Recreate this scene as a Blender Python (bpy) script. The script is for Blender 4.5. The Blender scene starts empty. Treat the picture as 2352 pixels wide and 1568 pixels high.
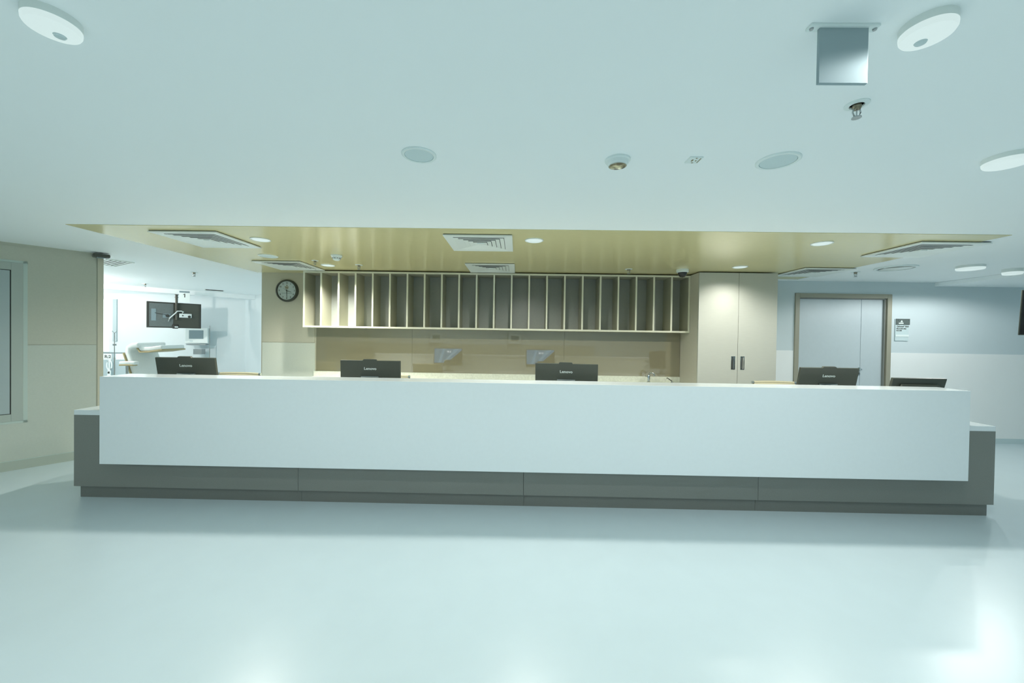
import bpy, bmesh, math, random
from mathutils import Vector, Matrix
random.seed(4)
S = bpy.context.scene
COL = S.collection
H = 2.418          # ceiling height
PI = math.pi

# ------------------------------------------------------------------ camera
def make_camera():
    yaw, pit, rol, f = 0.0134, -0.0114, 0.0151, 890.58
    cy, sy, cp, sp = math.cos(yaw), math.sin(yaw), math.cos(pit), math.sin(pit)
    fwd = Vector((-sy*cp, cy*cp, sp)); right = Vector((cy, sy, 0)); up = right.cross(fwd)
    c, s = math.cos(rol), math.sin(rol)
    r2 = c*right + s*up; u2 = -s*right + c*up
    cam = bpy.data.cameras.new('camera'); cam.sensor_width = 36; cam.lens = f/2352*36
    cam.clip_start = 0.02; cam.clip_end = 100
    o = bpy.data.objects.new('camera', cam); COL.objects.link(o)
    m = Matrix.Identity(4)
    for i in range(3):
        m[i][0] = r2[i]; m[i][1] = u2[i]; m[i][2] = -fwd[i]
    m[2][3] = 1.5
    o.matrix_world = m
    S.camera = o
make_camera()

# ------------------------------------------------------------------ world, exposure, room lights
w = bpy.data.worlds.new('world'); S.world = w; w.use_nodes = True
w.node_tree.nodes['Background'].inputs[0].default_value = (0.62, 0.85, 0.92, 1)
w.node_tree.nodes['Background'].inputs[1].default_value = 0.3
S.view_settings.view_transform = 'Standard'; S.view_settings.look = 'None'
S.view_settings.exposure = 0.17; S.view_settings.gamma = 1.0; S.view_settings.use_curve_mapping = False
S.cycles.max_bounces = 10; S.cycles.diffuse_bounces = 8; S.cycles.glossy_bounces = 4
S.cycles.sample_clamp_indirect = 4.0

def lamp(x, y, z, power, color=(1, .96, .88), size=0.05, spot=None, blend=.6):
    l = bpy.data.lights.new('lamp_light', 'SPOT' if spot else 'POINT')
    l.energy = power; l.color = color; l.shadow_soft_size = size
    if spot: l.spot_size = math.radians(spot); l.spot_blend = blend
    o = bpy.data.objects.new('lamp_light', l); COL.objects.link(o); o.location = (x, y, z)
    return o
WARM = (1.0, .98, .90); COOL = (.94, .96, .93)
# recessed downlights in the wooden ceiling
for x, y, p in ((-2.51, 3.72, 72), (.145, 3.66, 76), (2.81, 3.65, 76)):
    lamp(x, y, H-.03, p, WARM, .05, 168, .35)
lamp(-2.51, 5.12, H-.03, 115, WARM, .03, 140, .8)
lamp(2.75, 4.86, H-.035, 25, WARM, .03, 150, .9)
# surface mounted lamps over the front hall, then unseen fill added behind the camera
for x, y, p in ((-1.38, 1.13, 28), (1.19, 1.12, 32), (2.37, 1.94, 26), (-3.7, -1.5, 64), (-1.25, -1.5, 34), (1.25, -1.5, 34), (3.7, -1.5, 24)):
    lamp(x, y, H-.055, p, (.98, 1, .97), .03, 172, .25)
for x, y in ((5.34, 4.71), (6.07, 4.90)):
    lamp(x, y, H-.085, 30, COOL, .03, 172, .25)
# ward lamps behind the wall ends
for x, y, p in ((-7.8, 6.1, 115), (-4.5, 7.9, 240), (-9.6, 7.7, 65)):
    lamp(x, y, H-.15, p, (1, .92, .84), .08)

# ------------------------------------------------------------------ helpers
def mat(name, col, rough=.5, metal=0., noise=0., nscale=40., coat=0., ior=None, emit=None, estr=1., stretch=None, spec=None, bump=0.):
    m = bpy.data.materials.new(name); m.use_nodes = True
    nt = m.node_tree; b = nt.nodes['Principled BSDF']
    b.inputs['Base Color'].default_value = (*col, 1)
    b.inputs['Roughness'].default_value = rough; b.inputs['Metallic'].default_value = metal
    if coat: b.inputs['Coat Weight'].default_value = coat; b.inputs['Coat Roughness'].default_value = .05
    if ior: b.inputs['IOR'].default_value = ior
    if spec is not None: b.inputs['Specular IOR Level'].default_value = spec
    if emit: b.inputs['Emission Color'].default_value = (*emit, 1); b.inputs['Emission Strength'].default_value = estr
    if noise:
        tc = nt.nodes.new('ShaderNodeTexCoord'); mp = nt.nodes.new('ShaderNodeMapping')
        nz = nt.nodes.new('ShaderNodeTexNoise'); nz.inputs['Scale'].default_value = nscale; nz.inputs['Detail'].default_value = 4
        rp = nt.nodes.new('ShaderNodeValToRGB')
        rp.color_ramp.elements[0].position = .3; rp.color_ramp.elements[1].position = .7
        rp.color_ramp.elements[0].color = (*[c*(1-noise) for c in col], 1)
        rp.color_ramp.elements[1].color = (*[min(1, c*(1+noise)) for c in col], 1)
        if stretch: mp.inputs['Scale'].default_value = stretch
        nt.links.new(tc.outputs['Object'], mp.inputs[0]); nt.links.new(mp.outputs[0], nz.inputs['Vector'])
        nt.links.new(nz.outputs['Fac'], rp.inputs[0]); nt.links.new(rp.outputs[0], b.inputs['Base Color'])
        if bump:
            bp = nt.nodes.new('ShaderNodeBump'); bp.inputs['Strength'].default_value = bump; bp.inputs['Distance'].default_value = .002
            nt.links.new(nz.outputs['Fac'], bp.inputs['Height']); nt.links.new(bp.outputs[0], b.inputs['Normal'])
    return m
GLOW = (.584, .701, .687)
M = dict(
    ceil=mat('ceiling_paint', (.92, .97, .985), .6, noise=.005, nscale=3),
    wall=mat('white_wall_paint', (.63, .72, .75), .55, noise=.01, nscale=3),
    sheet=mat('wall_protection_sheet', (.90, .93, .925), .4, noise=.005, nscale=3),
    beige=mat('beige_wall_panel', (.50, .52, .44), .4, noise=.02, nscale=60),
    beige2=mat('beige_lower_wall_panel', (.52, .57, .51), .4, noise=.02, nscale=60),
    pil=mat('pillar_laminate', (.57, .555, .445), .4, noise=.02, nscale=60),
    pil2=mat('pillar_lower_laminate', (.66, .70, .62), .4, noise=.02, nscale=60),
    wood=mat('ceiling_veneer', (.67, .61, .34), .2, noise=.03, nscale=14, stretch=(1, 14, 1), bump=.02),
    floor=mat('vinyl_floor', (.61, .72, .76), .28, noise=.012, nscale=5),
    skirt=mat('skirting', (.42, .48, .42), .5),
    skirtw=mat('skirting_white', (.58, .70, .72), .5),
    counter=mat('white_solid_surface', (.78, .85, .875), .16, noise=.008, nscale=30),
    dark=mat('dark_laminate', (.22, .235, .215), .35, noise=.04, nscale=120),
    plinth=mat('dark_plinth_laminate', (.165, .18, .165), .35, noise=.04, nscale=120),
    lam=mat('cream_laminate', (.75, .75, .61), .4, noise=.02, nscale=80),
    lamside=mat('shaded_bay_panel', (.42, .42, .32), .35, noise=.02, nscale=50),  # cream laminate darkened to carry the shade inside the shelf bays
    lamback=mat('shaded_back_panel', (.36, .385, .36), .3, noise=.03, nscale=50),  # shade at the back of the bays put into the colour
    cab=mat('cupboard_laminate', (.55, .565, .51), .38, noise=.02, nscale=10, stretch=(1, 1, 12)),
    cabside=mat('cupboard_side_laminate', (.62, .60, .51), .4, noise=.02, nscale=10, stretch=(1, 1, 12)),
    glass=mat('brown_back_painted_glass', (.27, .25, .165), .02, ior=2.1),
    marble=mat('speckled_stone', (.74, .77, .67), .3, noise=.09, nscale=45),
    black=mat('black_plastic', (.062, .070, .056), .4, noise=.05, nscale=200),
    blackm=mat('matt_black_plastic', (.04, .045, .04), .6),
    darkgap=mat('dark_recess', (.05, .055, .05), .8),
    tvgrey=mat('dark_grey_metal', (.13, .16, .16), .4, noise=.1, nscale=90),
    wp=mat('white_plastic', (.78, .87, .87), .35),
    wm=mat('white_enamel', (.80, .86, .84), .3),
    grille=mat('speaker_mesh', (.62, .74, .76), .6, noise=.08, nscale=900),
    chrome=mat('chrome', (.62, .66, .66), .12, 1.),
    steel=mat('brushed_steel', (.42, .46, .47), .3, 1.),
    brass=mat('sprinkler_metal', (.30, .27, .20), .35, 1.),
    glow=mat('lit_diffuser', (.25, .28, .28), .5, emit=GLOW, estr=.80),
    leather=mat('cream_leather', (.56, .52, .36), .4, noise=.03, nscale=90),
    wleather=mat('white_leather', (.80, .86, .86), .4, noise=.02, nscale=60),
    tan=mat('tan_vinyl_edge', (.42, .36, .2), .5),
    doorleaf=mat('pale_blue_door', (.54, .62, .655), .4, noise=.01, nscale=20),
    frame=mat('taupe_door_frame', (.36, .35, .275), .4),
    doorl=mat('hatch_door_paint', (.40, .48, .49), .4),
    framel=mat('hatch_frame_paint', (.42, .48, .44), .4),
    seal=mat('pale_sealant', (.50, .60, .56), .6),
    txt=mat('white_lettering', (.75, .82, .80), .5),
    dtxt=mat('dark_lettering', (.07, .08, .07), .5),
    sign=mat('grey_sign', (.12, .15, .145), .35),
    signw=mat('pale_acrylic', (.60, .72, .74), .2),
    hang=mat('blank_hanging_sign', (.33, .42, .45), .9),
    clockf=mat('clock_face', (.52, .60, .59), .3),
    gold=mat('gold_print', (.22, .19, .09), .4),
    smoke=mat('smoke_black', (.03, .03, .03), .08),
    screen=mat('grey_screen', (.22, .30, .33), .2),
    blue=mat('lit_blue_wallpaper', (.02, .03, .05), .1, emit=(.03, .17, .36), estr=2.4),
    blue2=mat('lit_pale_blue_wallpaper', (.02, .03, .05), .1, emit=(.10, .28, .48), estr=2.6),
    lock=mat('lit_clock_digits', (.5, .5, .5), .1, emit=(.8, .9, 1), estr=4),
    greyw=mat('grey_blue_wall_sheet', (.40, .50, .53), .5),
    blind=mat('daylit_window', (.8, .85, .85), .5, emit=GLOW, estr=.85),
    frostgrey=mat('curtain_fabric', (.40, .50, .53), .8),
)
def tag(o, label=None, cat=None, group=None, kind=None):
    if label: o['label'] = label
    if cat: o['category'] = cat
    if group: o['group'] = group
    if kind: o['kind'] = kind
    return o
def thing(name, label, cat, loc=(0, 0, 0), rz=0, group=None):
    o = bpy.data.objects.new(name, None); COL.objects.link(o); o.empty_display_size = .1
    o.location = loc; o.rotation_euler = (0, 0, rz)
    return tag(o, label, cat, group)
class MB:
    def __init__(s): s.bm = bmesh.new()
    def _v(s, geom, mtx):
        bmesh.ops.transform(s.bm, matrix=mtx, verts=geom)
    def box(s, x0, x1, y0, y1, z0, z1, bev=0, mtx=None, seg=2):
        r = bmesh.ops.create_cube(s.bm, size=1)['verts']
        s._v(r, Matrix.Translation(((x0+x1)/2, (y0+y1)/2, (z0+z1)/2)) @ Matrix.Diagonal((abs(x1-x0), abs(y1-y0), abs(z1-z0), 1)))
        if bev:
            es = list({e for v in r for e in v.link_edges})
            g = bmesh.ops.bevel(s.bm, geom=es, offset=bev, segments=seg, affect='EDGES', profile=.5)
            r = list({v for f in g['faces'] for v in f.verts} | {v for v in r if v.is_valid})
            r = s._island(r)
        if mtx: s._v(r, mtx)
        return s
    def _island(s, seed):
        seen = set(seed); st = list(seed)
        while st:
            v = st.pop()
            for e in v.link_edges:
                o = e.other_vert(v)
                if o not in seen: seen.add(o); st.append(o)
        return list(seen)
    def lathe(s, prof, n=40, mtx=None, cap=True):
        """prof: list of (r, z) from one end to the other, about z"""
        rings = []
        for r, z in prof:
            if r < 1e-6: rings.append([s.bm.verts.new((0, 0, z))])
            else: rings.append([s.bm.verts.new((r*math.cos(2*PI*i/n), r*math.sin(2*PI*i/n), z)) for i in range(n)])
        for a, b in zip(rings, rings[1:]):
            for i in range(n):
                j = (i+1) % n
                if len(a) == 1 and len(b) == 1: continue
                if len(a) == 1: s.bm.faces.new((a[0], b[i], b[j]))
                elif len(b) == 1: s.bm.faces.new((a[i], a[j], b[0]))
                else: s.bm.faces.new((a[i], a[j], b[j], b[i]))
        if cap:
            for rg in (rings[0], rings[-1]):
                if len(rg) > 2: s.bm.faces.new(rg)
        vs = [v for rg in rings for v in rg]
        if mtx: s._v(vs, mtx)
        return s
    def tube(s, pts, r, n=10):
        pts = [Vector(p) for p in pts]
        rs = r if isinstance(r, (list, tuple)) else [r]*len(pts)
        rings = []
        for i, p in enumerate(pts):
            d = ((pts[min(i+1, len(pts)-1)]-pts[max(i-1, 0)])).normalized()
            a = Vector((0, 0, 1)) if abs(d.z) < .9 else Vector((1, 0, 0))
            u = d.cross(a).normalized(); v = d.cross(u)
            rings.append([s.bm.verts.new(p+rs[i]*(math.cos(2*PI*k/n)*u+math.sin(2*PI*k/n)*v)) for k in range(n)])
        for a, b in zip(rings, rings[1:]):
            for k in range(n): s.bm.faces.new((a[k], a[(k+1) % n], b[(k+1) % n], b[k]))
        s.bm.faces.new(rings[0]); s.bm.faces.new(rings[-1])
        return s
    def prism(s, pts, axis, a, b):
        """closed polygon pts (2D) extruded along axis from a to b"""
        def P(p, t):
            return {'x': (t, p[0], p[1]), 'y': (p[0], t, p[1]), 'z': (p[0], p[1], t)}[axis]
        A = [s.bm.verts.new(P(p, a)) for p in pts]; B = [s.bm.verts.new(P(p, b)) for p in pts]
        n = len(pts)
        s.bm.faces.new(A); s.bm.faces.new(B[::-1])
        for i in range(n): s.bm.faces.new((A[i], B[i], B[(i+1) % n], A[(i+1) % n]))
        return s
    def build(s, name, m, parent=None, smooth=False, loc=None):
        bmesh.ops.recalc_face_normals(s.bm, faces=s.bm.faces)
        me = bpy.data.meshes.new(name); s.bm.to_mesh(me); s.bm.free()
        me.materials.append(m)
        if smooth:
            for p in me.polygons: p.use_smooth = True
            try: me.set_sharp_from_angle(angle=math.radians(35))
            except Exception: pass
        o = bpy.data.objects.new(name, me); COL.objects.link(o)
        if parent: o.parent = parent
        if loc: o.location = loc
        return o
def box(name, m, parent, *a, bev=0): return MB().box(*a, bev=bev).build(name, m, parent)
def struct(name, m, *a, bev=0):
    return tag(MB().box(*a, bev=bev).build(name, m), kind='structure')
def text(name, body, size, m, parent, loc, rot=(PI/2, 0, 0), ext=.0006, bold=0., sx=1., shear=0.):
    c = bpy.data.curves.new(name, 'FONT'); c.body = body; c.size = size; c.extrude = ext; c.offset = bold
    c.align_x = 'CENTER'; c.align_y = 'CENTER'; c.resolution_u = 3; c.shear = shear
    t = bpy.data.objects.new(name, c); COL.objects.link(t)
    bpy.context.view_layer.update()
    me = bpy.data.meshes.new_from_object(t.evaluated_get(bpy.context.evaluated_depsgraph_get()))
    bpy.data.objects.remove(t); me.materials.clear(); me.materials.append(m)
    o = bpy.data.objects.new(name, me); COL.objects.link(o)
    o.parent = parent; o.location = loc; o.rotation_euler = rot; o.scale = (sx, 1, 1)
    return o
def children(o): return [c for c in bpy.data.objects if c.parent == o]
def dup(o, parent=None):
    c = o.copy(); COL.objects.link(c)
    if parent: c.parent = parent
    for ch in children(o): dup(ch, c)
    return c

# ------------------------------------------------------------------ room shell
struct('floor', M['floor'], -12.5, 9.2, -3.7, 11.5, -.1, 0)
struct('ceiling', M['ceil'], -12.5, 9.2, -3.7, 11.5, H, H+.1)
tag(MB().box(-3.92, 4.127, 3.31, 5.79, H-.004, H).build('ceiling', M['wood']), kind='structure')
# dropped soffit at the right
struct('ceiling', M['ceil'], 6.30, 9.1, 1.0, 5.958, H-.055, H-.002)
# back wall behind the work area, wall with the door, and far enclosing walls
struct('wall_back', M['pil'], -3.855, 3.46, 5.79, 5.958, 0, H)
struct('wall_back_right', M['wall'], 3.46, 4.209, 5.958, 6.1, 0, H)
struct('wall_back_right', M['wall'], 5.655, 9.2, 5.958, 6.1, 0, H)
struct('wall_back_right', M['wall'], 4.209, 5.655, 5.958, 6.1, 2.23, H)
struct('wall_right', M['wall'], 9.1, 9.2, -3.7, 6.1, 0, H)
struct('wall_front', M['wall'], -8.2, 9.2, -3.7, -3.6, 0, H)
struct('wall_ward_right', M['wall'], -3.855, -3.7, 5.958, 9.0, 0, H)
# wall protection sheets, skirting
struct('trim_1', M['sheet'], 3.47, 4.20, 5.953, 5.958, .075, 1.361)
struct('trim_2', M['sheet'], 5.665, 9.1, 5.953, 5.958, .075, 1.349)
struct('baseboard_back_right', M['skirtw'], 5.665, 9.1, 5.945, 5.953, 0, .075)
# pillar panels (wall left of the glass splashback)
struct('trim_3', M['pil'], -3.835, -3.045, 5.782, 5.79, 1.372, H)
struct('trim_4', M['pil2'], -3.835, -3.035, 5.782, 5.79, 0, 1.366)
# angled left wall: local frame, u along the wall away from the camera, n towards the hall
WA = Matrix(((.58, .815, 0, -4.977), (.815, -.58, 0, 4.59), (0, 0, 1, 0), (0, 0, 0, 1)))   # cols: u, n, z
def wbox(name, m, u0, u1, n0, n1, z0, z1, bev=0, parent=None):
    return MB().box(u0, u1, n0, n1, z0, z1, bev=bev, mtx=WA).build(name, m, parent)
tag(wbox('wall_left', M['beige'], -6.2, 0, -.18, 0, 0, H), kind='structure')
tag(wbox('trim_5', M['beige'], -.9, -.055, 0, .006, 1.338, H-.03), kind='structure')
tag(wbox('trim_6', M['beige2'], -6.2, -.055, 0, .006, .10, 1.334), kind='structure')
tag(wbox('trim_7', M['pil'], -.045, .004, 0, .010, 0, H-.03), kind='structure')
tag(wbox('baseboard_left', M['skirt'], -6.2, -.02, 0, .014, 0, .10), kind='structure')
tag(wbox('baseboard_left', M['seal'], -6.2, -.02, .006, .016, .10, .106), kind='structure')
struct('wall_left_front', M['wall'], -8.9, -8.7, -3.7, .0, 0, H)
# ward shell (brightly lit room beyond the opening)
def wallseg(name, m, p, q, z0, z1, th=.12, off=0):
    p = Vector(p); q = Vector(q); d = (q-p); L = d.length; a = math.atan2(d.y, d.x)
    mt = Matrix.Translation((p.x, p.y, 0)) @ Matrix.Rotation(a, 4, 'Z')
    return tag(MB().box(0, L, off, off+th, z0, z1, mtx=mt).build(name, m), kind='structure')
wallseg('wall_ward_back', M['wall'], (-12.3, 8.75), (-6.97, 9.83), 0, H)
wallseg('wall_ward_side', M['wall'], (-6.97, 9.83), (-3.7, 7.05), 0, H)
wallseg('wall_ward_left', M['wall'], (-8.6, -1.2), (-12.4, 9), 0, H)
wallseg('trim_8', M['greyw'], (-12.3, 8.75), (-9.2, 9.378), 0, .97, .02, -.02)
wallseg('trim_9', M['steel'], (-12.3, 8.75), (-9.2, 9.378), .97, .985, .035, -.035)
wallseg('window_1', M['blind'], (-11.1, 8.99), (-9.86, 9.24), 1.0, 2.26, .01, -.012)
wallseg('trim_10', M['frostgrey'], (-9.78, 9.265), (-9.70, 9.28), 1.25, 2.27, .03, -.03)
# service bulkhead under the ward ceiling
wallseg('trim_11', M['ceil'], (-9.6, 5.65), (-6.35, 9.30), H-.10, H-.002, .14)

# ------------------------------------------------------------------ door 2 (procedure room)
d = tag(bpy.data.objects.new('door_1', None), kind='structure'); COL.objects.link(d); d.location = (4.93, 5.958, 0)
fr = MB()
fr.box(-.721, -.655, -.02, .1, 0, 2.232, .004); fr.box(.660, .725, -.02, .1, 0, 2.232, .004); fr.box(-.654, .659, -.02, .1, 2.168, 2.232, .004)
fr.build('door_frame', M['frame'], d)
st = MB(); st.box(-.657, -.648, .0, .1, 0, 2.17); st.box(.632, .645, .0, .1, 0, 2.165); st.box(.649, .661, .012, .1, 0, 2.165); st.box(-.65, .66, .0, .1, 2.155, 2.17)
st.build('door_stop', M['dark'], d)
box('door_leaf', M['doorleaf'], d, -.646, .306, .03, .075, .01, 2.153, bev=.002)
box('door_leaf', M['doorleaf'], d, .311, .631, .03, .075, .01, 2.153, bev=.002)
hm = MB(); hm.lathe([(0, 0), (.026, 0), (.026, .01), (.012, .012), (.012, .05), (0, .05)], 20, Matrix.Translation((.288, .03, 1.09)) @ Matrix.Rotation(PI/2, 4, 'X'))
hm.tube([(.288, -.018, 1.09), (.26, -.022, 1.09), (.17, -.022, 1.092)], .009)
hm.build('door_handle', M['chrome'], d, True)
MB().lathe([(0, 0), (.027, 0), (.027, .008), (.02, .011), (0, .011)], 24, Matrix.Translation((.282, .03, 1.02)) @ Matrix.Rotation(PI/2, 4, 'X')).build('lock_escutcheon', M['steel'], d, True)
MB().lathe([(0, 0), (.008, 0), (.008, .004), (0, .004)], 12, Matrix.Translation((.282, .019, 1.02)) @ Matrix.Rotation(PI/2, 4, 'X')).build('keyhole', M['blackm'], d)

# hatch door in the angled wall
hd = tag(bpy.data.objects.new('door_2', None), kind='structure'); COL.objects.link(hd)
def whatch(name, m, u0, u1, n0, n1, z0, z1, bev=0): return wbox(name, m, u0, u1, n0, n1, z0, z1, bev, hd)
HU = -.565      # outer right edge of the hatch frame
mb = MB()
for a in ((HU-.03, HU, 0, .010, .50, 2.235), (HU-1.3, HU, 0, .010, 2.21, 2.235), (HU-1.3, HU, 0, .010, .50, .525)): mb.box(*a, mtx=WA)
mb.build('sealant_border', M['seal'], hd)
mb = MB()
for a in ((HU-.11, HU-.03, 0, .016, .525, 2.21), (HU-1.3, HU-.11, 0, .016, 2.13, 2.21), (HU-1.3, HU-.11, 0, .016, .525, .60), (HU-1.3, HU-1.22, 0, .016, .60, 2.13)): mb.box(*a, mtx=WA, bev=.002)
mb.build('door_frame', M['framel'], hd)
whatch('door_gap', M['darkgap'], HU-1.22, HU-.11, 0, .007, .60, 2.13)
whatch('door_leaf', M['doorl'], HU-1.215, HU-.118, 0, .014, .607, 2.123, .001)
box_h = whatch('door_handle', M['wp'], HU-.245, HU-.205, .014, .020, 1.385, 1.53, .002)
whatch('handle_recess', M['steel'], HU-.235, HU-.215, .020, .023, 1.405, 1.51)
whatch('lock', M['wp'], HU-.222, HU-.192, .014, .020, 1.245, 1.295, .002)
whatch('keyhole', M['darkgap'], HU-.212, HU-.202, .020, .0215, 1.262, 1.28)

# ------------------------------------------------------------------ reception desk
rd = thing('reception_desk', 'long reception desk with floating white front panel over a dark base', 'desk', (0.1, 3.41, 0))
def rb(name, m, x0, x1, y0, y1, z0, z1, bev=0): return MB().box(x0-.1, x1-.1, y0-3.41, y1-3.41, z0, z1, bev=bev).build(name, m, rd)
rb('front_panel', M['counter'], -3.540, 3.742, 3.24, 3.404, .3675, 1.113, .0015)
rb('transaction_top', M['counter'], -3.540, 3.742, 3.4045, 3.50, 1.083, 1.113)
rb('back_screen', M['counter'], -3.540, 3.742, 3.46, 3.495, .79, 1.083)
rb('desk_top', M['counter'], -3.958, 4.162, 3.41, 4.15, .745, .79, .003)
xs = [-3.958, -1.93, .075, 2.13, 4.162]
for a, b in zip(xs, xs[1:]): rb('cladding_panel', M['dark'], a+.0015, b-.0015, 3.41, 3.43, .1054, .745)
rb('carcass', M['darkgap'], -3.95, 4.155, 3.43, 3.60, .1, .745)
rb('side_panel', M['dark'], -3.958, -3.93, 3.43, 4.13, .1054, .745)
rb('side_panel', M['dark'], 4.134, 4.162, 3.43, 4.13, .1054, .745)
xs = [-3.924, -1.91, .08, 2.12, 4.133]
for a, b in zip(xs, xs[1:]): rb('plinth', M['plinth'], a+.001, b-.001, 3.4345, 4.08, 0, .1)

# ------------------------------------------------------------------ all in one computers
def computer(x, y, rz, top, label, width=.575, logo=True, tilt=12, screen=None, h=.355):
    t = thing('desktop_computer', label, 'computer', (x, y, .79), rz, 'computers on the reception desk')
    T = math.radians(tilt)
    zt = top-.79
    # panel local frame: origin at panel top centre; leans towards the camera (-y) at the top
    mt = Matrix.Translation((0, 0, zt)) @ Matrix.Rotation(T, 4, 'X')
    hw = width/2
    p = MB(); p.box(-hw, hw, -.012, .012, -h, 0, .004, mt); o = p.build('housing', M['black'], t)
    if logo:
        c = MB(); c.prism([(-.075, -.004), (-.062, .012), (.052, .012), (.065, -.004)], 'y', -.013, .008)
        bmesh.ops.transform(c.bm, matrix=mt, verts=c.bm.verts); c.build('webcam_bump', M['black'], t)
        lg = text('logo', 'Lenovo', .036, M['txt'], t, (0, 0, 0), bold=.0006, sx=1.08)
        lg.matrix_local = mt @ Matrix.Translation((0, -.0128, -.078)) @ Matrix.Rotation(PI/2, 4, 'X') @ Matrix.Diagonal((1.12, 1, 1, 1))
    else:
        c = MB(); c.box(-hw+.07, hw-.07, -.04, -.010, -h+.02, -.055, .012, mt); c.build('rear_bulge', M['black'], t)
    s = MB(); s.box(-hw+.008, hw-.008, .0121, .0130, -h+.03, -.008, 0, mt); s.build('screen', M['smoke'], t)
    if screen:
        q = MB()
        q.prism([(hw-.01, -.01), (-hw+.012, -.01), (-hw+.012, -.30), (-.08, -.30), (-.06, -.24), (.05, -.24), (hw-.01, -.04)], 'y', .0131, .0134)
        bmesh.ops.transform(q.bm, matrix=mt, verts=q.bm.verts); q.build('wallpaper', M['blue'], t)
        q = MB(); q.prism([(.14, -.012), (.23, -.012), (-.0, -.235), (-.05, -.235)], 'y', .0134, .0137)
        bmesh.ops.transform(q.bm, matrix=mt, verts=q.bm.verts); q.build('wallpaper_band', M['blue2'], t)
        q = MB(); q.prism([(-.10, -.012), (-.06, -.012), (-.14, -.295), (-.2, -.295)], 'y', .0134, .0137)
        bmesh.ops.transform(q.bm, matrix=mt, verts=q.bm.verts); q.build('wallpaper_band', M['blue2'], t)
        tx = text('clock_digits', screen, .05, M['lock'], t, (0, 0, 0))
        tx.matrix_local = mt @ Matrix.Translation((.02, .0142, -.075)) @ Matrix.Rotation(PI, 4, 'Z') @ Matrix.Rotation(PI/2, 4, 'X')
    # stand neck and foot
    if logo:
        s = MB(); s.box(-.085, .085, -.030, -.014, -.185, -.150, .003, mt); s.build('stand_hinge', M['steel'], t)
    zb = zt-.16; yb = -.03+.16*math.sin(T)*1.0
    n = MB(); n.prism([(-.035+yb, zb), (-.015+yb, zb), (-.02, .012), (-.05, .012)], 'x', -.04, .04); n.build('stand_neck', M['steel'], t)
    f = MB(); f.box(-.12, .12, -.09, .10, 0, .012, .004); f.build('stand_foot', M['steel'], t)
    return t
computer(-3.19, 3.69, math.radians(2), 1.256, 'black computer at the left end of the desk, in front of the bright ward', .565, tilt=10)
computer(-1.40, 3.69, math.radians(-1), 1.256, 'black computer in front of the left part of the glass splashback', .580, tilt=3, screen='3:30')
computer(.47, 3.69, math.radians(-9), 1.256, 'black computer turned slightly, nearest to the sink tap', .59, tilt=6, screen='15:30')
computer(2.945, 3.69, math.radians(1), 1.256, 'black computer in front of the pale double door', .555, tilt=12)
computer(3.78, 3.69, math.radians(0), 1.172, 'low black monitor without a logo at the right end of the desk', .50, False, 14, h=.31)

# ------------------------------------------------------------------ office chairs
def chair_mesh(label, x, y, rz):
    t = thing('office_chair', label, 'chair', (x, y, 0), rz, 'office chairs behind the desk')
    # ribbed sling: profile in y-z, chair faces -y (towards the desk)
    prof = [(-.26, .470), (-.22, .485), (0, .455), (.16, .455), (.215, .50), (.24, .60), (.255, .80), (.275, .95), (.30, .985)]
    pts = []
    for (y0, z0), (y1, z1) in zip(prof, prof[1:]):
        n = 4
        for k in range(n): pts.append((y0+(y1-y0)*k/n, z0+(z1-z0)*k/n))
    pts.append(prof[-1])
    m = MB(); th = .018; rows = []
    for i, (yy, zz) in enumerate(pts):
        a = pts[max(i-1, 0)]; b = pts[min(i+1, len(pts)-1)]
        dx, dz = b[0]-a[0], b[1]-a[1]; L = math.hypot(dx, dz); ny, nz = -dz/L, dx/L
        k = th*(1.15 if i % 2 else .8)
        rows.append([m.bm.verts.new((sx*.245, yy+sg*ny*k/2, zz+sg*nz*k/2)) for sx, sg in ((-1, 1), (1, 1), (1, -1), (-1, -1))])
    for r0, r1 in zip(rows, rows[1:]):
        for k in range(4): m.bm.faces.new((r0[k], r0[(k+1) % 4], r1[(k+1) % 4], r1[k]))
    m.bm.faces.new(rows[0]); m.bm.faces.new(rows[-1])
    m.build('ribbed_seat_and_back', M['leather'], t)
    MB().tube([(-.243, .303, .992), (-.12, .312, .996), (0, .316, .997), (.12, .312, .996), (.243, .303, .992)], .017, 12).build('top_roll', M['leather'], t, True)
    for sx in (-1, 1):
        MB().tube([(sx*.258, p[0]+.006, p[1]) for p in prof], .011, 10).build('side_rail', M['chrome'], t, True)
        c = MB(); c.tube([(sx*.240, .303, .992), (sx*.268, .303, .992)], .016, 12); c.build('rail_cap', M['chrome'], t, True)
        a = MB(); a.tube([(sx*.262, -.12, .47), (sx*.30, -.13, .55), (sx*.305, -.11, .655), (sx*.305, 0, .675), (sx*.305, .12, .67), (sx*.262, .24, .60)], .012, 10)
        a.build('armrest', M['chrome'], t, True)
    m = MB(); m.lathe([(.055, .40), (.055, .43), (.026, .43), (.026, .12), (.035, .09), (.0, .09)], 20); m.tube([(-.22, 0, .44), (.22, 0, .44)], .014)
    m.build('gas_column', M['steel'], t, True)
    for k in range(5):
        a = 2*PI*k/5+.3; c, s_ = math.cos(a), math.sin(a)
        MB().tube([(.03*c, .03*s_, .115), (.17*c, .17*s_, .10), (.31*c, .31*s_, .075)], [.02, .016, .012], 8).build('base_leg', M['chrome'], t, True)
        MB().lathe([(0, -.018), (.028, -.018), (.028, .018), (0, .018)], 16, Matrix.Translation((.31*c, .31*s_, .029)) @ Matrix.Rotation(a+PI/2, 4, 'Z') @ Matrix.Rotation(PI/2, 4, 'Y')).build('caster', M['blackm'], t, True)
    return t
ch = chair_mesh('cream leather office chair behind the leftmost computer', -3.44, 4.46, 0)
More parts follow.
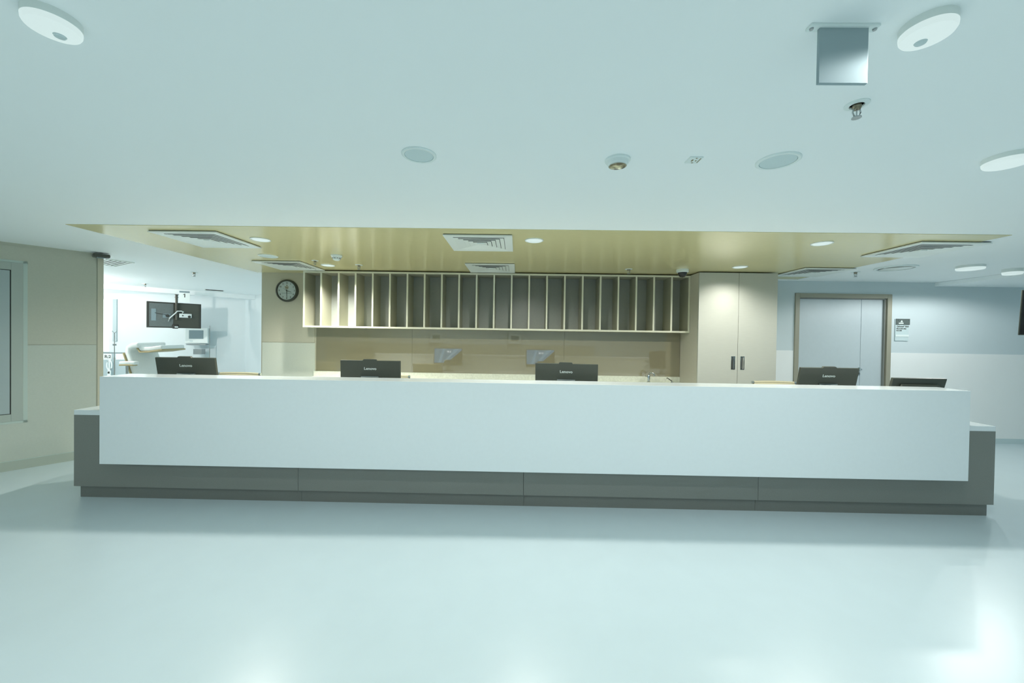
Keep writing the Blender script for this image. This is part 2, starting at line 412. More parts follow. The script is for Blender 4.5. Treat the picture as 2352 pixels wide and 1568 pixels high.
for x, y, rz, lab in ((-1.565, 4.44, .04, 'cream leather office chair behind the second computer from the left'), (3.14, 4.47, 0, 'cream leather office chair in front of the tall cupboard')):
    c = dup(ch); c.location = (x, y, 0); c.rotation_euler = (0, 0, rz); c['label'] = lab

# ------------------------------------------------------------------ wall shelving (pigeonholes)
px = [697, 737, 778, 817.5, 857.5, 897.5, 938, 978, 1018, 1058, 1098.5, 1139, 1179.5, 1220, 1261, 1302, 1343, 1384, 1425, 1466, 1506.5, 1547, 1587]
X0, X1 = -3.050, 2.412
shf = thing('wall_shelf_unit', 'cream pigeonhole shelf unit of 22 bays over the splashback', 'shelf', (0, 5.63, 1.596))
def sb(name, m, x0, x1, y0, y1, z0, z1): return MB().box(x0, x1, y0-5.63, y1-5.63, z0-1.596, z1-1.596).build(name, m, shf)
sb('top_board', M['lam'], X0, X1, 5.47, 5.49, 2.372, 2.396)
sb('inner_top_board', M['lamside'], X0, X1, 5.49, 5.782, 2.372, 2.396)  # rest of the top board, darker to imitate shade inside the bays
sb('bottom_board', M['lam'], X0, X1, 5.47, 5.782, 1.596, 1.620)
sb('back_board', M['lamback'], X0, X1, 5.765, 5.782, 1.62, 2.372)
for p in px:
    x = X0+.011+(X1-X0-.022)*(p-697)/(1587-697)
    dv = sb('divider', M['lamside'], x-.0105, x+.0105, 5.482, 5.765, 1.62, 2.372)  # sides painted darker for bay shade, only the front edge stays cream
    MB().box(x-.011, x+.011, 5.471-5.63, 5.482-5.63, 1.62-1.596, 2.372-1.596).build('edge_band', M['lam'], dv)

# ------------------------------------------------------------------ splashback, upstand, worktop
sp = thing('glass_splashback', 'brown back-painted glass splashback reflecting the room', 'splashback', (0, 5.785, .948))
def gp(a, b): MB().box(a+.001, b-.001, -.006, .003, 0, .646).build('glass_pane', M['glass'], sp)
for a, b in ((-3.016, -1.571), (-1.571, .0), (.0, .70), (.70, 2.413)): gp(a, b) if a != 0 and b != 0 else None
gp(-1.571, .70)
wt = thing('worktop', 'speckled pale stone worktop with upstand under the glass splashback', 'worktop', (0, 5.5, .84))
for a in ((-3.04, 1.60, -.28, .285), (2.10, 2.413, -.28, .285), (1.60, 2.10, -.28, -.20), (1.60, 2.10, .13, .285)):
    pass
m = MB()
for a in ((-3.04, 1.60, -.28, .282), (2.10, 2.413, -.28, .282), (1.60, 2.10, -.28, -.20), (1.60, 2.10, .06, .282)): m.box(*a, 0, .03)
m.build('slab', M['marble'], wt)
MB().box(-3.04, 2.413, .258, .282, .03, .108).build('upstand', M['marble'], wt)
sk = thing('sink', 'steel sink bowl set into the stone worktop', 'sink', (1.85, 5.43, .84))
m = MB()
for a in ((-.245, .245, -.125, -.115, -.16, .028), (-.245, .245, .105, .115, -.16, .028), (-.245, -.235, -.115, .105, -.16, .028), (.235, .245, -.115, .105, -.16, .028), (-.245, .245, -.125, .115, -.168, -.16)): m.box(*a)
m.build('bowl', M['steel'], sk)
MB().lathe([(0, 0), (.03, 0), (.03, .006), (0, .006)], 20, Matrix.Translation((0, 0, -.16))).build('drain', M['chrome'], sk)
tp = thing('tap', 'chrome swan-neck tap on the worktop by the sink', 'tap', (1.90, 5.60, .87))
MB().lathe([(0, 0), (.026, 0), (.026, .012), (.020, .02), (.020, .10), (.017, .115), (0, .115)], 20).build('tap_body', M['chrome'], tp, True)
arc = [(0, 0, .10)]+[(.036-.036*math.cos(a), -.02*math.sin(a/2), .115+.032*math.sin(a)) for a in [PI*k/8 for k in range(9)]]+[(.074, -.02, .098)]
MB().tube(arc, .0115, 12).build('spout', M['chrome'], tp, True)
MB().tube([(-.012, 0, .09), (-.05, 0, .10)], .006, 8).build('tap_lever', M['chrome'], tp, True)
dp = thing('soap_dispenser', 'small lever tap with a long thin handle at the right end of the worktop', 'tap', (2.235, 5.60, .87))
MB().lathe([(0, 0), (.022, 0), (.022, .01), (.014, .016), (.014, .03), (0, .03)], 16).build('base', M['chrome'], dp, True)
MB().tube([(0, 0, .03), (-.03, 0, .05), (-.07, 0, .078), (-.078, 0, .068)], .006, 8).build('lever', M['blackm'], dp, True)
for i in range(6):
    a = -3.03+i*.905; b = a+.9
    u = thing('base_cabinet', 'cream base cabinet %s' % ('under the left end of the stone worktop', 'second from the left under the stone worktop', 'third from the left under the stone worktop', 'third from the right under the stone worktop', 'second from the right under the stone worktop', 'under the sink at the right of the worktop')[i], 'cabinet', ((a+b)/2, 5.5, 0), 0, 'cabinets under the stone worktop')
    box('body', M['lam'], u, -.448, .448, -.24, .28, 0, .66 if i == 5 else .835)
    for s_ in (-1, 1):
        dd = box('door', M['lam'], u, min(.003*s_, .445*s_), max(.003*s_, .445*s_), -.26, -.242, .08, .83)
        h_ = MB().box(s_*.03-.006, s_*.03+.006, -.28, -.26, .6, .75).build('handle', M['steel'], dd)

# ------------------------------------------------------------------ tall cupboard
cb = thing('tall_cupboard', 'tall cream two-door cupboard with recessed steel pulls', 'cupboard', (2.94, 5.5, 0))
def cbx(name, m, x0, x1, y0, y1, z0, z1, bev=0, par=None): return MB().box(x0-2.94, x1-2.94, y0-5.5, y1-5.5, z0, z1, bev=bev).build(name, m, par or cb)
cbx('side_panel', M['cabside'], 2.416, 2.436, 5.24, 5.785, 0, 2.40)
cbx('side_panel', M['cab'], 3.435, 3.455, 5.24, 5.785, 0, 2.40)
cbx('carcass', M['darkgap'], 2.436, 3.435, 5.242, 5.785, 0, 2.395)
for (a, b, hx) in ((2.417, 2.9425, 2.885), (2.9475, 3.456, 3.008)):
    dr = cbx('door', M['cab'], a, b, 5.215, 5.238, .06, 2.400, .001)
    hp = MB()
    for q in ((-.026, .026, -.004, .0, -.088, -.080), (-.026, .026, -.004, .0, .080, .088), (-.026, -.016, -.004, .0, -.08, .08), (.016, .026, -.004, .0, -.08, .08)): hp.box(*q)
    h1 = hp.build('recessed_pull', M['chrome'], dr); h1.location = (hx-2.94, 5.215-5.5, 1.200)
    h2 = MB().box(-.016, .0, -.002, 0, -.08, .08).build('pull_recess', M['darkgap'], dr); h2.location = (hx-2.94+(.0 if hx < 2.94 else .006), -.2855, 1.200)
    h3 = MB().box(.0, .016, -.002, 0, -.08, .08).build('pull_recess', M['steel'], dr); h3.location = (hx-2.94+(.0 if hx < 2.94 else -.012), -.2852, 1.200)

# ------------------------------------------------------------------ wall clock
ck = thing('wall_clock', 'round black-rimmed wall clock reading half past three', 'clock', (-3.453, 5.782, 2.143))
RX = Matrix.Rotation(PI/2, 4, 'X')
MB().lathe([(.138, 0), (.166, 0), (.168, .02), (.160, .045), (.146, .050), (.138, .038), (.138, 0)], 56, RX, cap=False).build('rim', M['black'], ck, True)
MB().lathe([(0, .0), (.14, .0), (.14, .028), (0, .028)], 56, RX).build('dial', M['clockf'], ck)
for n in range(1, 13):
    a = n*PI/6
    text('numeral', str(n), .033, M['dtxt'], ck, (.113*math.sin(a), -.0290, .113*math.cos(a)), bold=.0006)
for nm, a, L0, L1, wd in (('hour_hand', math.radians(106), -.012, .072, .006), ('minute_hand', math.radians(178), -.015, .118, .0055), ('second_hand', math.radians(305), -.02, .07, .0016)):
    m = MB(); m.prism([(-wd, L0), (wd, L0), (wd*.45, L1), (-wd*.45, L1)], 'y', -.0325, -.0312)
    bmesh.ops.rotate(m.bm, verts=m.bm.verts, matrix=Matrix.Rotation(a, 3, 'Y')); m.build(nm, M['dtxt'], ck)
m = MB(); m.prism([(-.032, .050), (.030, .050), (.030, .058), (-.032, .060)], 'y', -.030, -.0282)
for xx in (-.018, -.004, .006, .018): m.box(xx-.003, xx+.003, -.030, -.0282, .020, .050)
m.prism([(-.010, .078), (.004, .088), (.012, .072), (.008, .066)], 'y', -.030, -.0282)
m.build('emblem', M['gold'], ck)
MB().box(-.075, .08, -.0298, -.0282, -.041, -.035).build('printed_line', M['screen'], ck)

# ------------------------------------------------------------------ room sign beside the door
sg = thing('door_sign', 'acrylic PROCEDURE ROOM sign on the wall right of the door', 'sign', (5.815, 5.952, 1.70))
box('acrylic_plate', M['signw'], sg, -.100, .098, -.008, 0, -.168, .165)
box('header_plate', M['sign'], sg, -.095, .108, -.016, -.008, .075, .165)
m = MB(); m.box(-.060, .012, -.0175, -.016, .088, .106); m.prism([(-.035, .112), (.002, .112), (-.008, .133), (-.016, .145), (-.024, .133)], 'y', -.0175, -.016)
m.build('pictogram', M['txt'], sg)
for xx in (-.068, .090): MB().lathe([(0, 0), (.006, 0), (.006, .005), (0, .005)], 12, Matrix.Translation((xx, -.016, .145)) @ RX).build('fixing_stud', M['chrome'], sg)
text('lettering', 'Qahmed* Bath', .030, M['dtxt'], sg, (.008, -.0085, .048), bold=.001, shear=.2)
text('lettering', 'PROCEDURE', .026, M['dtxt'], sg, (-.012, -.0085, .014), bold=.001)
text('lettering', 'ROOM', .026, M['dtxt'], sg, (-.044, -.0085, -.014), bold=.001)
MB().box(-.098, .098, -.014, -.008, -.105, -.075).build('slot_strip', M['wp'], sg)

# ------------------------------------------------------------------ ceiling diffusers
def diffuser(cx, cy, label, warm=False):
    t = thing('air_diffuser', label, 'vent', (cx, cy, H-.004), 0, 'square air diffusers in the ceiling')
    W = .311
    def ring(mb, ro, ri, zo, zi, th):
        def sq(r, z): return [mb.bm.verts.new((a*r, b*r, z)) for a, b in ((-1, -1), (1, -1), (1, 1), (-1, 1))]
        A, B, C, D = sq(ro, zo), sq(ri, zi), sq(ri, zi+th), sq(ro, zo+th)
        for P, Q in ((A, B), (B, C), (C, D), (D, A)):
            for k in range(4): mb.bm.faces.new((P[k], P[(k+1) % 4], Q[(k+1) % 4], Q[k]))
    m = MB(); ring(m, W, .235, -.016, -.012, .010); m.build('frame', M['wm'], t)
    MB().box(-.306, .306, -.306, .306, -.003, 0).build('shadow_gap', M['darkgap'], t)
    for i, r in enumerate((.232, .190, .148, .106, .064)):
        m = MB(); ring(m, r, r-.0385, -.0165, -.011, .001)
        m.build('louvre', M['wm'], t)
    MB().prism([(-.03, -.03), (.03, -.03), (.03, .03), (-.03, .03)], 'z', -.020, -.012).build('core_plate', M['wm'], t)
    return t
D0 = diffuser(-.369, 3.775, 'white square air diffuser in the front row, beside the central downlight')
for cx, cy, lab in ((-.357, 5.139, 'square air diffuser in the back row, above the middle of the shelf unit'),
                    (-3.032, 3.767, 'square air diffuser at the front left of the wooden ceiling'),
                    (-3.045, 5.145, 'square air diffuser at the back left, above the clock'),
                    (3.915, 3.836, 'square air diffuser at the front right, lapping over the wooden ceiling edge'),
                    (3.848, 5.145, 'square air diffuser at the back right, near the tall cupboard')):
    c = dup(D0); c.location = (cx, cy, H-.004); c['label'] = lab

# ------------------------------------------------------------------ recessed downlights
def downlight(x, y, label, r=.088):
    t = thing('downlight', label, 'light', (x, y, H-.004), 0, 'recessed downlights in the wooden ceiling')
    MB().lathe([(r, 0), (r, -.006), (r-.008, -.009), (r-.014, -.004), (r-.014, 0)], 40, cap=False).build('trim_ring', M['wm'], t, True)
    MB().lathe([(0, -.0085), (r-.02, -.008), (r-.013, -.004), (r-.013, -.001), (0, -.001)], 40).build('diffuser', M['glow'], t, True)
    return t
L0 = downlight(-2.512, 3.75, 'lit round downlight at the left of the front row, beside the left diffuser')
for x, y, lab in ((.145, 3.66, 'lit round downlight at the centre of the front row'), (2.811, 3.645, 'lit round downlight at the right of the front row'),
                  (-2.515, 5.10, 'lit round downlight at the back, just above the left shelf bays'), (2.75, 4.86, 'lit round downlight washing the tall cupboard')):
    c = dup(L0); c.location = (x, y, H-.004); c['label'] = lab
# ------------------------------------------------------------------ surface lamps
def dome(x, y, label, r=.1, hgt=.04, z=H, sensor=True):
    t = thing('ceiling_lamp', label, 'light', (x, y, z), 0, 'round surface lamps')
    MB().lathe([(0, 0), (r, 0), (r, -hgt*.55), (0, -hgt*.55)], 48).build('base', M['wm'], t, True)
    MB().lathe([(r, -hgt*.55), (r*.985, -hgt*.8), (r*.93, -hgt*.95), (r*.8, -hgt), (0, -hgt*1.02)], 48, cap=False).build('diffuser', M['glow'], t, True)
    if sensor: MB().lathe([(0, -hgt*1.02), (r*.24, -hgt*1.02), (r*.2, -hgt*1.12), (0, -hgt*1.15)], 24, Matrix.Translation((0, r*.28 if 0 else r*.30, 0))).build('sensor', M['signw'], t, True)
    return t
dome(-1.378, 1.130, 'lit round surface lamp at the top left of the near ceiling', .062)
dome(1.164, 1.139, 'lit round surface lamp at the top right, beside the hanging sign', .062)
dome(2.385, 1.94, 'lit round surface lamp at the right edge, below the other near lamp', .085, sensor=False)
dome(5.30, 4.63, 'lit round lamp on the far right ceiling, nearer the wooden ceiling', .12, .05, sensor=False)
dome(6.0, 4.80, 'lit round lamp on the far right ceiling beside the soffit edge', .085, .07, sensor=False)

# ------------------------------------------------------------------ ceiling speakers
def speaker(x, y, label, r, z=H):
    t = thing('ceiling_speaker', label, 'speaker', (x, y, z), 0, 'round ceiling speakers')
    MB().lathe([(r, 0), (r, -.004), (r*.95, -.008), (r*.83, -.007), (r*.82, 0)], 48, cap=False).build('rim', M['wp'], t, True)
    MB().lathe([(0, -.006), (r*.80, -.005), (r*.82, -.001), (0, -.001)], 48).build('mesh_grille', M['grille'], t, True)
speaker(-.512, 1.972, 'round white ceiling speaker in the near ceiling left of the smoke detector', .087)
speaker(1.313, 2.002, 'round white ceiling speaker in the near ceiling on the right', .100)
speaker(-2.955, 4.55, 'round white ceiling speaker above the back left diffuser', .105, H-.004)

# ------------------------------------------------------------------ smoke detectors, sensor plate, camera
t = thing('smoke_detector', 'white smoke detector with a shiny mirrored underside in the near ceiling', 'detector', (.501, 2.006, H))
MB().lathe([(0, 0), (.064, 0), (.064, -.008), (.056, -.012), (.054, -.022), (0, -.022)], 40).build('base', M['wp'], t, True)
MB().lathe([(.052, -.022), (.048, -.032), (.042, -.034)], 40, cap=False).build('rim', M['wp'], t, True)
MB().lathe([(0, -.030), (.030, -.031), (.045, -.034)], 40, cap=False).build('mirrored_cap', mat('patchy_mirror', (.45, .45, .36), .12, .8, noise=.93, nscale=38), t, True)
t = thing('smoke_detector', 'small white slotted smoke detector hanging from the wooden ceiling', 'detector', (-2.10, 4.46, H-.004))
MB().lathe([(0, 0), (.062, 0), (.062, -.014), (.055, -.018), (.052, -.030), (.046, -.034), (.044, -.040), (.036, -.056), (.022, -.062), (0, -.063)], 36).build('housing', M['wp'], t, True)
for k in range(10):
    a = 2*PI*k/10
    MB().box(-.009, .009, -.0458, -.040, -.041, -.035, mtx=Matrix.Rotation(a, 4, 'Z')).build('slot', M['darkgap'], t)
t = thing('sensor_plate', 'tiny square white plate with small terminals in the near ceiling', 'sensor', (.886, 1.998, H), 0)
MB().box(-.034, .034, -.034, .034, -.006, 0, bev=.002).build('plate', M['wp'], t)
for q in ((-.014, -.006, -.012, .006), (.006, .012, -.004, .004), (-.004, .006, .020, .026), (.022, .026, -.026, .022), (-.002, .006, -.030, -.024)): MB().box(*q, -.0072, -.006).build('terminal', M['gold'], t)
t = thing('dome_camera', 'white dome security camera above the right end of the shelf unit', 'camera', (2.143, 5.10, H-.004))
MB().lathe([(0, 0), (.075, 0), (.075, -.030), (.070, -.037), (.055, -.040), (0, -.040)], 36).build('housing', M['wp'], t, True)
MB().lathe([(.056, -.040), (.055, -.055), (.045, -.080), (.028, -.096), (0, -.102)], 36, cap=False).build('dome', M['smoke'], t, True)
# sprinklers
def sprinkler(x, y, label, s=1., z=H, m='brass'):
    t = thing('sprinkler_head', label, 'sprinkler', (x, y, z), 0, 'fire sprinkler heads')
    MB().lathe([(0, 0), (.040*s, 0), (.040*s, -.003), (.024*s, -.006), (.022*s, -.001)], 28, cap=False).build('escutcheon', M['wp'], t, True)
    MB().lathe([(0, -.002), (.015*s, -.002), (.015*s, -.014*s), (.012*s, -.020*s), (0, -.020*s)], 16).build('body', M[m], t, True)
    f = MB()
    for q in (-1, 1): f.tube([(q*.012*s, 0, -.018*s), (q*.015*s, 0, -.032*s), (q*.010*s, 0, -.044*s), (0, 0, -.050*s)], .0028*s, 6)
    f.tube([(0, 0, -.02*s), (0, 0, -.052*s)], .0022*s, 6); f.build('frame', M['steel'], t, True)
    MB().lathe([(0, -.050*s), (.016*s, -.050*s), (.016*s, -.053*s), (0, -.053*s)], 12).build('deflector', M['steel'], t, True)
    return t
sprinkler(1.297, 1.525, 'metal fire sprinkler head in the near ceiling below the hanging sign')
for x, y, lab, s, z in ((-2.087, 5.06, 'white-rimmed sprinkler head above the left shelf bays', 1.2, H-.004), (1.45, 5.12, 'white-rimmed sprinkler head left of the dome camera', 1.2, H-.004),
                        (-2.53, 4.80, 'flat sprinkler head beside the back left downlight', 1., H-.004),
                        (4.41, 5.14, 'dark sprinkler head on the far white ceiling above the door', 1.2, H), (-4.96, 5.88, 'sprinkler head in the ward ceiling, nearer', 1.2, H), (-7.15, 7.35, 'sprinkler head in the ward ceiling, farther', 1.2, H)):
    sprinkler(x, y, lab, s, z)
# hanging sign
t = thing('hanging_sign', 'blank grey square sign hanging from the near ceiling by the right lamp', 'sign', (.932, 1.150, H))
MB().box(-.098, .100, -.012, .014, -.008, 0, bev=.002).build('bracket', M['wp'], t)
for q in (-.090, .092): MB().lathe([(0, -.008), (.006, -.008), (.005, -.012), (0, -.012)], 12, Matrix.Translation((q, 0, 0))).build('screw', M['steel'], t)
MB().box(-.069, .072, -.004, .006, -.168, -.006, bev=.0015).build('panel', M['hang'], t)
# open ceiling fitting on the right
t = thing('ceiling_access_fitting', 'round ceiling fitting with a dark opening on the far right ceiling', 'fitting', (4.60, 4.80, H))
MB().lathe([(.20, 0), (.20, -.012), (.185, -.018), (.17, -.016), (.165, 0)], 40, cap=False).build('rim', M['wp'], t, True)
MB().lathe([(0, -.001), (.166, -.001), (.166, -.003), (0, -.003)], 40).build('opening', M['darkgap'], t)
m = MB(); m.prism([(-.02, .155), (-.09, .12), (-.13, .0), (-.06, -.05), (.0, -.11), (.10, -.125), (.15, -.02), (.11, .12)], 'z', -.014, -.008); m.build('cover', M['wm'], t)
# small dark device on the end of the left wall
t = thing('door_sensor', 'small dark box at the top corner of the left wall', 'sensor', (-4.92, 4.53, H-.055), math.atan2(.815, .58))
MB().box(-.08, .06, -.06, .05, 0, .04, bev=.01).build('housing', M['black'], t)
MB().box(-.05, .03, -.04, .03, -.008, .001, bev=.003).build('lens_strip', M['screen'], t)
# ward ceiling grille
t = thing('ceiling_grille', 'long slatted air grille in the ward ceiling beside the left wall end', 'vent', (-5.45, 5.13, H), math.radians(-29))
m = MB()
for a in ((-.32, .32, -.14, -.12), (-.32, .32, .12, .14), (-.32, -.30, -.12, .12), (.30, .32, -.12, .12)): m.box(*a, -.012, 0)
m.build('frame', M['wm'], t); MB().box(-.30, .30, -.12, .12, -.002, 0).build('backing', M['darkgap'], t)
for k in range(5): MB().box(-.30, .30, -.10+k*.045, -.078+k*.045, -.010, -.004).build('slat', M['wm'], t)
t = thing('ceiling_slot_vent', 'thin dark slot vent in the ward ceiling right of the hanging screen', 'vent', (-6.6, 8.35, H), math.radians(40))
MB().box(-.17, .17, -.10, .10, -.02, 0, bev=.004).build('housing', M['wm'], t); MB().box(-.15, .15, -.112, -.098, -.018, -.002).build('slot', M['darkgap'], t)

# ------------------------------------------------------------------ ward: hanging television, seen from the back
TV = thing('hanging_television', 'black television seen from the back on a ceiling pole in the ward', 'television', (-7.75, 8.67, 1.875), math.atan2(.74, .585))
box('housing', M['black'], TV, -.47, .47, -.012, .03, -.285, .285, bev=.006)
m = MB()
for a in ((-.47, .47, -.022, -.012, .262, .285), (-.47, .47, -.022, -.012, -.285, -.262), (-.47, -.435, -.022, -.012, -.262, .262), (.435, .47, -.022, -.012, -.262, .262)): m.box(*a)
m.build('rear_bezel', M['blackm'], TV)
box('screen', M['smoke'], TV, -.46, .46, .03, .032, -.275, .275)
box('rear_panel', M['tvgrey'], TV, -.432, -.03, -.018, -.012, -.258, .255)
box('rear_cover_plate', M['screen'], TV, -.40, -.32, -.026, -.012, -.13, .13)
box('socket_plate', M['screen'], TV, -.21, -.08, -.026, -.012, -.06, .03)
MB().lathe([(0, 0), (.033, 0), (.033, .03), (0, .03)], 16, Matrix.Translation((-.13, -.026, -.015)) @ RX).build('plug', M['blackm'], TV, True)
box('power_socket', M['wp'], TV, .07, .29, -.05, -.02, -.045, .045, bev=.004)
MB().lathe([(0, 0), (.026, 0), (.026, .03), (0, .03)], 16, Matrix.Translation((.245, -.05, -.02)) @ RX).build('plug', M['blackm'], TV, True)
MB().lathe([(0, 0), (.014, 0), (.014, .01), (0, .01)], 12, Matrix.Translation((.13, -.05, .0)) @ RX).build('plug', M['blackm'], TV, True)
MB().tube([(.12, -.05, .055), (.14, -.06, .085), (.10, -.07, .10), (.03, -.07, .095), (-.0, -.07, .05), (-.06, -.06, -.02), (-.10, -.05, -.07), (-.115, -.04, -.14)], .011, 8).build('white_cable', M['wp'], TV, True)
MB().tube([(-.13, -.03, .0), (-.28, -.03, .03), (-.34, -.03, .04)], .006, 6).build('black_cable', M['blackm'], TV, True)
MB().box(-.05, .06, -.04, -.015, -.30, -.20, bev=.02).build('junction_box', M['blackm'], TV)
MB().box(-.01, .05, -.045, -.04, -.275, -.25).build('label_plate', M['wp'], TV)
MB().tube([(.02, -.045, -.1), (.02, -.045, H-1.875)], .024, 14).build('pole', M['black'], TV, True)
MB().lathe([(0, 0), (.06, 0), (.06, .01), (0, .01)], 20, Matrix.Translation((.02, -.045, H-1.875-.01))).build('ceiling_flange', M['black'], TV)
for zz in (.40, .46): MB().lathe([(0, 0), (.034, 0), (.034, .012), (0, .012)], 16, Matrix.Translation((.02, -.045, zz))).build('pole_collar', M['black'], TV)
# bed number sign on the bulkhead
t = thing('bay_number_sign', 'white sign with a black 1 hanging in the ward beside the television pole', 'sign', (-7.12, 8.2, 2.235), math.radians(30))
box('plate', M['wp'], t, -.09, .09, -.01, 0, -.10, .10); box('header', M['screen'], t, -.085, .085, -.014, 0, .105, .14)
MB().prism([(-.004, .005), (.012, .005), (.012, .085), (0, .085), (-.022, .068), (-.022, .056), (-.004, .066)], 'y', -.012, -.010).build('numeral', M['dtxt'], t)
# patient monitor on the ward wall
def patient_monitor(loc, rz, label, grp=None):
    t = thing('patient_monitor', label, 'medical monitor', loc, rz, grp)
    box('housing', M['wp'], t, -.25, .25, -.05, .05, -.19, .19, bev=.015)
    box('screen', M['screen'], t, -.155, .155, -.054, -.048, -.08, .13)
    box('button_panel', M['signw'], t, -.14, -.07, -.053, -.048, -.15, -.12)
    box('shelf_bracket', M['steel'], t, -.20, .22, -.08, .05, -.235, -.20)
    MB().tube([(.27, 0, .25), (.27, 0, -.65)], .01, 8).build('mounting_rail', M['steel'], t, True)
    return t
pm = patient_monitor((-7.88, 9.45, 1.42), math.radians(11), 'white patient monitor on the ward wall below the hanging television')
t = thing('wall_basket', 'small wire basket on the ward wall below the patient monitor', 'basket', (-7.86, 9.50, .96), math.radians(11))
m = MB()
for a in ((-.09, .09, -.10, -.09, 0, .13), (-.09, -.08, -.09, .06, 0, .13), (.08, .09, -.09, .06, 0, .13), (-.08, .08, -.09, .06, 0, .01)): m.box(*a)
m.build('tray', M['steel'], t); MB().box(-.07, .07, -.085, .05, .01, .10, bev=.02).build('contents', M['wp'], t)
t = thing('supply_trolley', 'low white supply trolley against the ward wall', 'trolley', (-8.05, 9.05, 0), math.radians(11))
box('body', M['wm'], t, -.35, .35, -.2, .2, .10, .84, bev=.01); box('top_rail', M['steel'], t, -.36, .05, -.21, -.19, .86, .90)
for k in range(4): box('drawer', M['wm'], t, -.33, .33, -.212, -.2, .13+k*.175, .29+k*.175, bev=.003)
for a, b in ((-1, -1), (1, -1), (1, 1), (-1, 1)): MB().lathe([(0, -.02), (.05, -.02), (.05, .02), (0, .02)], 14, Matrix.Translation((a*.3, b*.16, .05)) @ Matrix.Rotation(PI/2, 4, 'Y')).build('caster', M['blackm'], t)
# nurse call plates and handset
t = thing('bedside_socket_panel', 'row of white socket plates on the grey-blue ward wall', 'socket panel', (-9.60, 9.275, .88), math.radians(11.5))
for a in (-.28, -.02, .18): box('plate', M['wp'], t, a-.09, a+.09, -.012, 0, -.075, .075, bev=.003)
text('lettering', 'R:2', .10, M['dtxt'], t, (-.27, -.014, 0), bold=.003)
t = thing('call_handset', 'white call handset on a looped cord hanging on the grey-blue ward wall', 'handset', (-9.78, 9.17, .60), math.radians(11.5))
MB().tube([(0, 0, .21)]+[(.05*math.sin(a), 0, .08+.12*math.cos(a)) for a in [2*PI*k/14 for k in range(15)]]+[(0, 0, -.06)], .014, 8).build('cord', M['wp'], t, True)
MB().box(-.035, .035, -.02, .02, -.18, -.05, bev=.012).build('handset_body', M['wp'], t); MB().box(-.02, .02, -.024, -.02, -.12, -.07).build('button', M['blackm'], t)
# drip stand
t = thing('drip_stand', 'thin steel drip stand in the ward beside the left wall end', 'drip stand', (-8.32, 7.90, 0))
MB().tube([(0, 0, .12), (0, 0, .95)], .013, 10).build('pole', M['steel'], t, True); MB().tube([(0, 0, .9), (0, 0, 1.47)], .008, 10).build('inner_pole', M['steel'], t, True)
MB().tube([(-.05, 0, 1.50), (-.02, 0, 1.47), (.02, 0, 1.47), (.05, 0, 1.50)], .008, 8).build('hook', M['steel'], t, True)
MB().lathe([(0, 0), (.03, 0), (.03, .035), (0, .035)], 14, Matrix.Translation((0, 0, 1.20))).build('clamp_knob', M['steel'], t, True)
for k in range(5):
    a = 2*PI*k/5; MB().tube([(0, 0, .12), (.26*math.cos(a), .26*math.sin(a), .07)], .012, 8).build('foot', M['steel'], t, True)
    MB().lathe([(0, -.012), (.03, -.012), (.03, .012), (0, .012)], 12, Matrix.Translation((.26*math.cos(a), .26*math.sin(a), .03)) @ Matrix.Rotation(PI/2, 4, 'X')).build('caster', M['blackm'], t)
# recliner: side view, back to the left, facing right; local x is along the chair
t = thing('treatment_recliner', 'white padded treatment recliner with tan edges in the ward', 'medical chair', (-6.86, 7.0, 0), math.radians(4))
t.scale = (.92, 1, 1)
def slabpath(pts, th, w0, w1, name, m, bev=.03):
    k = MB(); rows = []
    for i, (x, z) in enumerate(pts):
        a = pts[max(i-1, 0)]; b = pts[min(i+1, len(pts)-1)]
        dx, dz = b[0]-a[0], b[1]-a[1]; L = math.hypot(dx, dz); nx, nz = -dz/L, dx/L
        rows.append([k.bm.verts.new((x+s*nx*th/2, y, z+s*nz*th/2)) for y, s in ((w0, 1), (w1, 1), (w1, -1), (w0, -1))])
    for r0, r1 in zip(rows, rows[1:]):
        for q in range(4): k.bm.faces.new((r0[q], r0[(q+1) % 4], r1[(q+1) % 4], r1[q]))
    k.bm.faces.new(rows[0]); k.bm.faces.new(rows[-1])
    bmesh.ops.recalc_face_normals(k.bm, faces=k.bm.faces)
    es = [e for e in k.bm.edges if len(e.link_faces) == 2 and e.calc_face_angle() > .8]
    bmesh.ops.bevel(k.bm, geom=es, offset=th*.3, segments=3, affect='EDGES', profile=.5)
    return k.build(name, m, t, True)
slabpath([(.22, .55), (.13, .75), (.06, .95), (.0, 1.12), (.01, 1.21), (.08, 1.25), (.20, 1.26)], .09, -.30, .30, 'backrest', M['wleather'], .0)
slabpath([(.18, .50), (.08, .75), (.008, .95), (-.055, 1.12)], .02, -.32, .32, 'backrest_edge', M['tan'], 0)
slabpath([(.17, 1.25), (.21, 1.19), (.35, 1.19), (.60, 1.225)], .075, -.26, .26, 'headrest', M['wleather'], .0)
slabpath([(.14, 1.22), (.20, 1.135), (.35, 1.14), (.61, 1.18)], .025, -.27, .27, 'headrest_edge', M['tan'], 0)
slabpath([(.05, .52), (.35, .50), (.65, .53)], .12, -.30, .30, 'seat', M['wleather'], 0)
slabpath([(.65, .52), (.95, .44), (1.1, .40)], .09, -.28, .28, 'leg_rest', M['wleather'], 0)
for s_ in (-1, 1):
    slabpath([(-.02, .95), (.12, .955), (.26, .95)], .055, s_*.38-.05, s_*.38+.05, 'armrest', M['wleather'], 0)
    slabpath([(-.02, .915), (.12, .92), (.23, .915)], .03, s_*.38-.05, s_*.38+.05, 'armrest_edge', M['tan'], 0)
    MB().tube([(.08, s_*.38, .90), (.08, s_*.36, .40)], .02, 10).build('armrest_post', M['steel'], t, True)
    MB().tube([(.08, s_*.36, .42), (.25, s_*.20, .40)], .02, 10).build('armrest_strut', M['steel'], t, True)
MB().box(-.15, .75, -.22, .22, .30, .44, bev=.02).build('seat_frame', M['wm'], t)
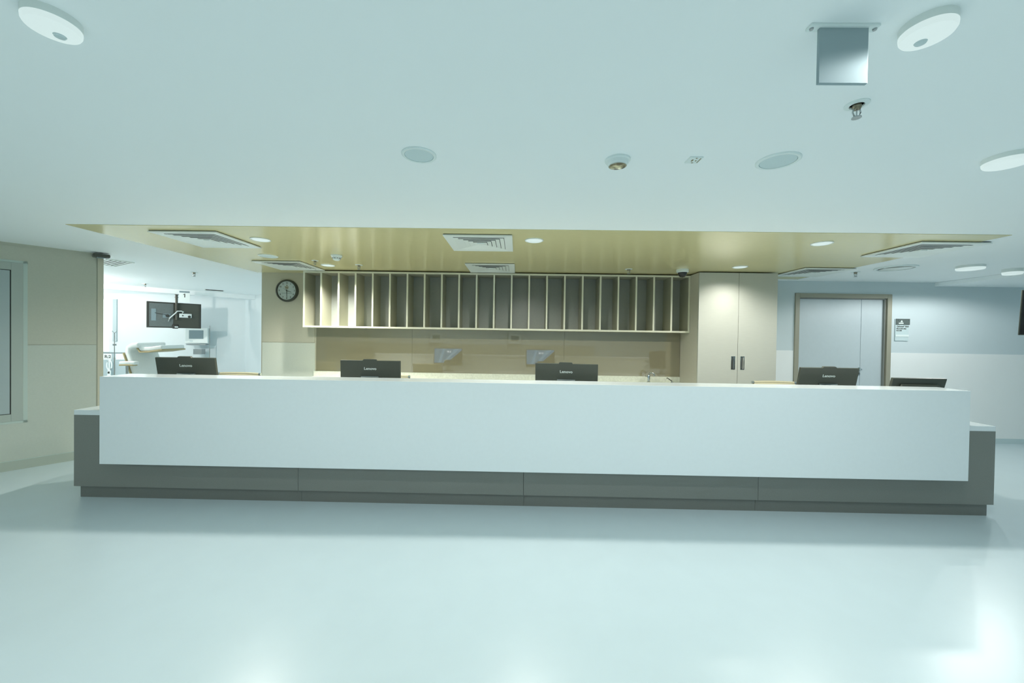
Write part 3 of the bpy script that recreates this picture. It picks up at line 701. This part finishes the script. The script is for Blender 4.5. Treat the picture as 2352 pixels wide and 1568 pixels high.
MB().box(.1, .45, -.15, .15, .08, .31, bev=.01).build('pedestal', M['wm'], t); MB().box(-.15, .8, -.27, .27, 0, .08, bev=.02).build('foot_plate', M['wm'], t)

# ------------------------------------------------------------------ television at the right edge
t = thing('wall_television', 'black television cut off by the right edge of the picture', 'television', (6.345, 4.44, 1.875), math.radians(-20))
mt = Matrix.Rotation(math.radians(3.5), 4, 'X')
MB().box(-.51, .51, -.008, .002, -.262, .262, bev=.001, mtx=mt).build('housing', M['black'], t)
MB().box(-.50, .50, -.0095, -.008, -.25, .25, mtx=mt).build('screen', M['smoke'], t)
MB().tube([(.0, .05, 0), (.0, .05, H-.055-1.875)], .02, 12).build('pole', M['black'], t, True)
MB().box(-.35, .42, .002, .045, -.2, .2, bev=.01, mtx=mt).build('rear_cover', M['black'], t)
MB().box(-.1, .1, .04, .07, -.06, .06).build('bracket', M['black'], t)

# ------------------------------------------------------------------ equipment along the front wall (seen in the splashback)
labs = ('left', 'middle', 'right')
for i, x in enumerate((-5.9, -3.15, -.1)):
    patient_monitor((x, -3.54, 1.42), PI, 'white patient monitor on the wall behind the viewer, %s one' % labs[i], 'monitors on the wall behind the viewer')
for i, x in enumerate((-4.5, -1.75, 1.3)):
    t = thing('bedhead_unit', 'bedhead socket rail on the wall behind the viewer, %s one' % labs[i], 'socket rail', (x, -3.6, 1.45), PI, 'bedhead rails on the wall behind the viewer')
    box('rail', M['signw'], t, -.75, .75, -.03, 0, -.11, .11)
    for k in range(7): box('socket_plate', M['wp'], t, -.68+k*.2, -.53+k*.2, -.045, -.03, -.06, .06)
    MB().tube([(.1, -.06, -.05), (.06, -.07, -.3), (.14, -.07, -.3), (.12, -.06, -.05)], .012, 6).build('handset_cord', M['wp'], t, True)
struct('trim_12', M['beige'], -7.5, 3.0, -3.6, -3.58, 0, 1.2)
for i, x in enumerate((-4.6, -1.8, 1.3)):
    t = thing('bedside_bench', 'low padded bench against the wall behind the viewer, %s one' % labs[i], 'bench', (x, -3.1, 0), 0, 'benches behind the viewer')
    box('cushion', M['leather'], t, -1.0, 1.0, -.4, .4, .62, .75, bev=.03); box('plinth', M['lam'], t, -.95, .95, -.35, .35, 0, .62)
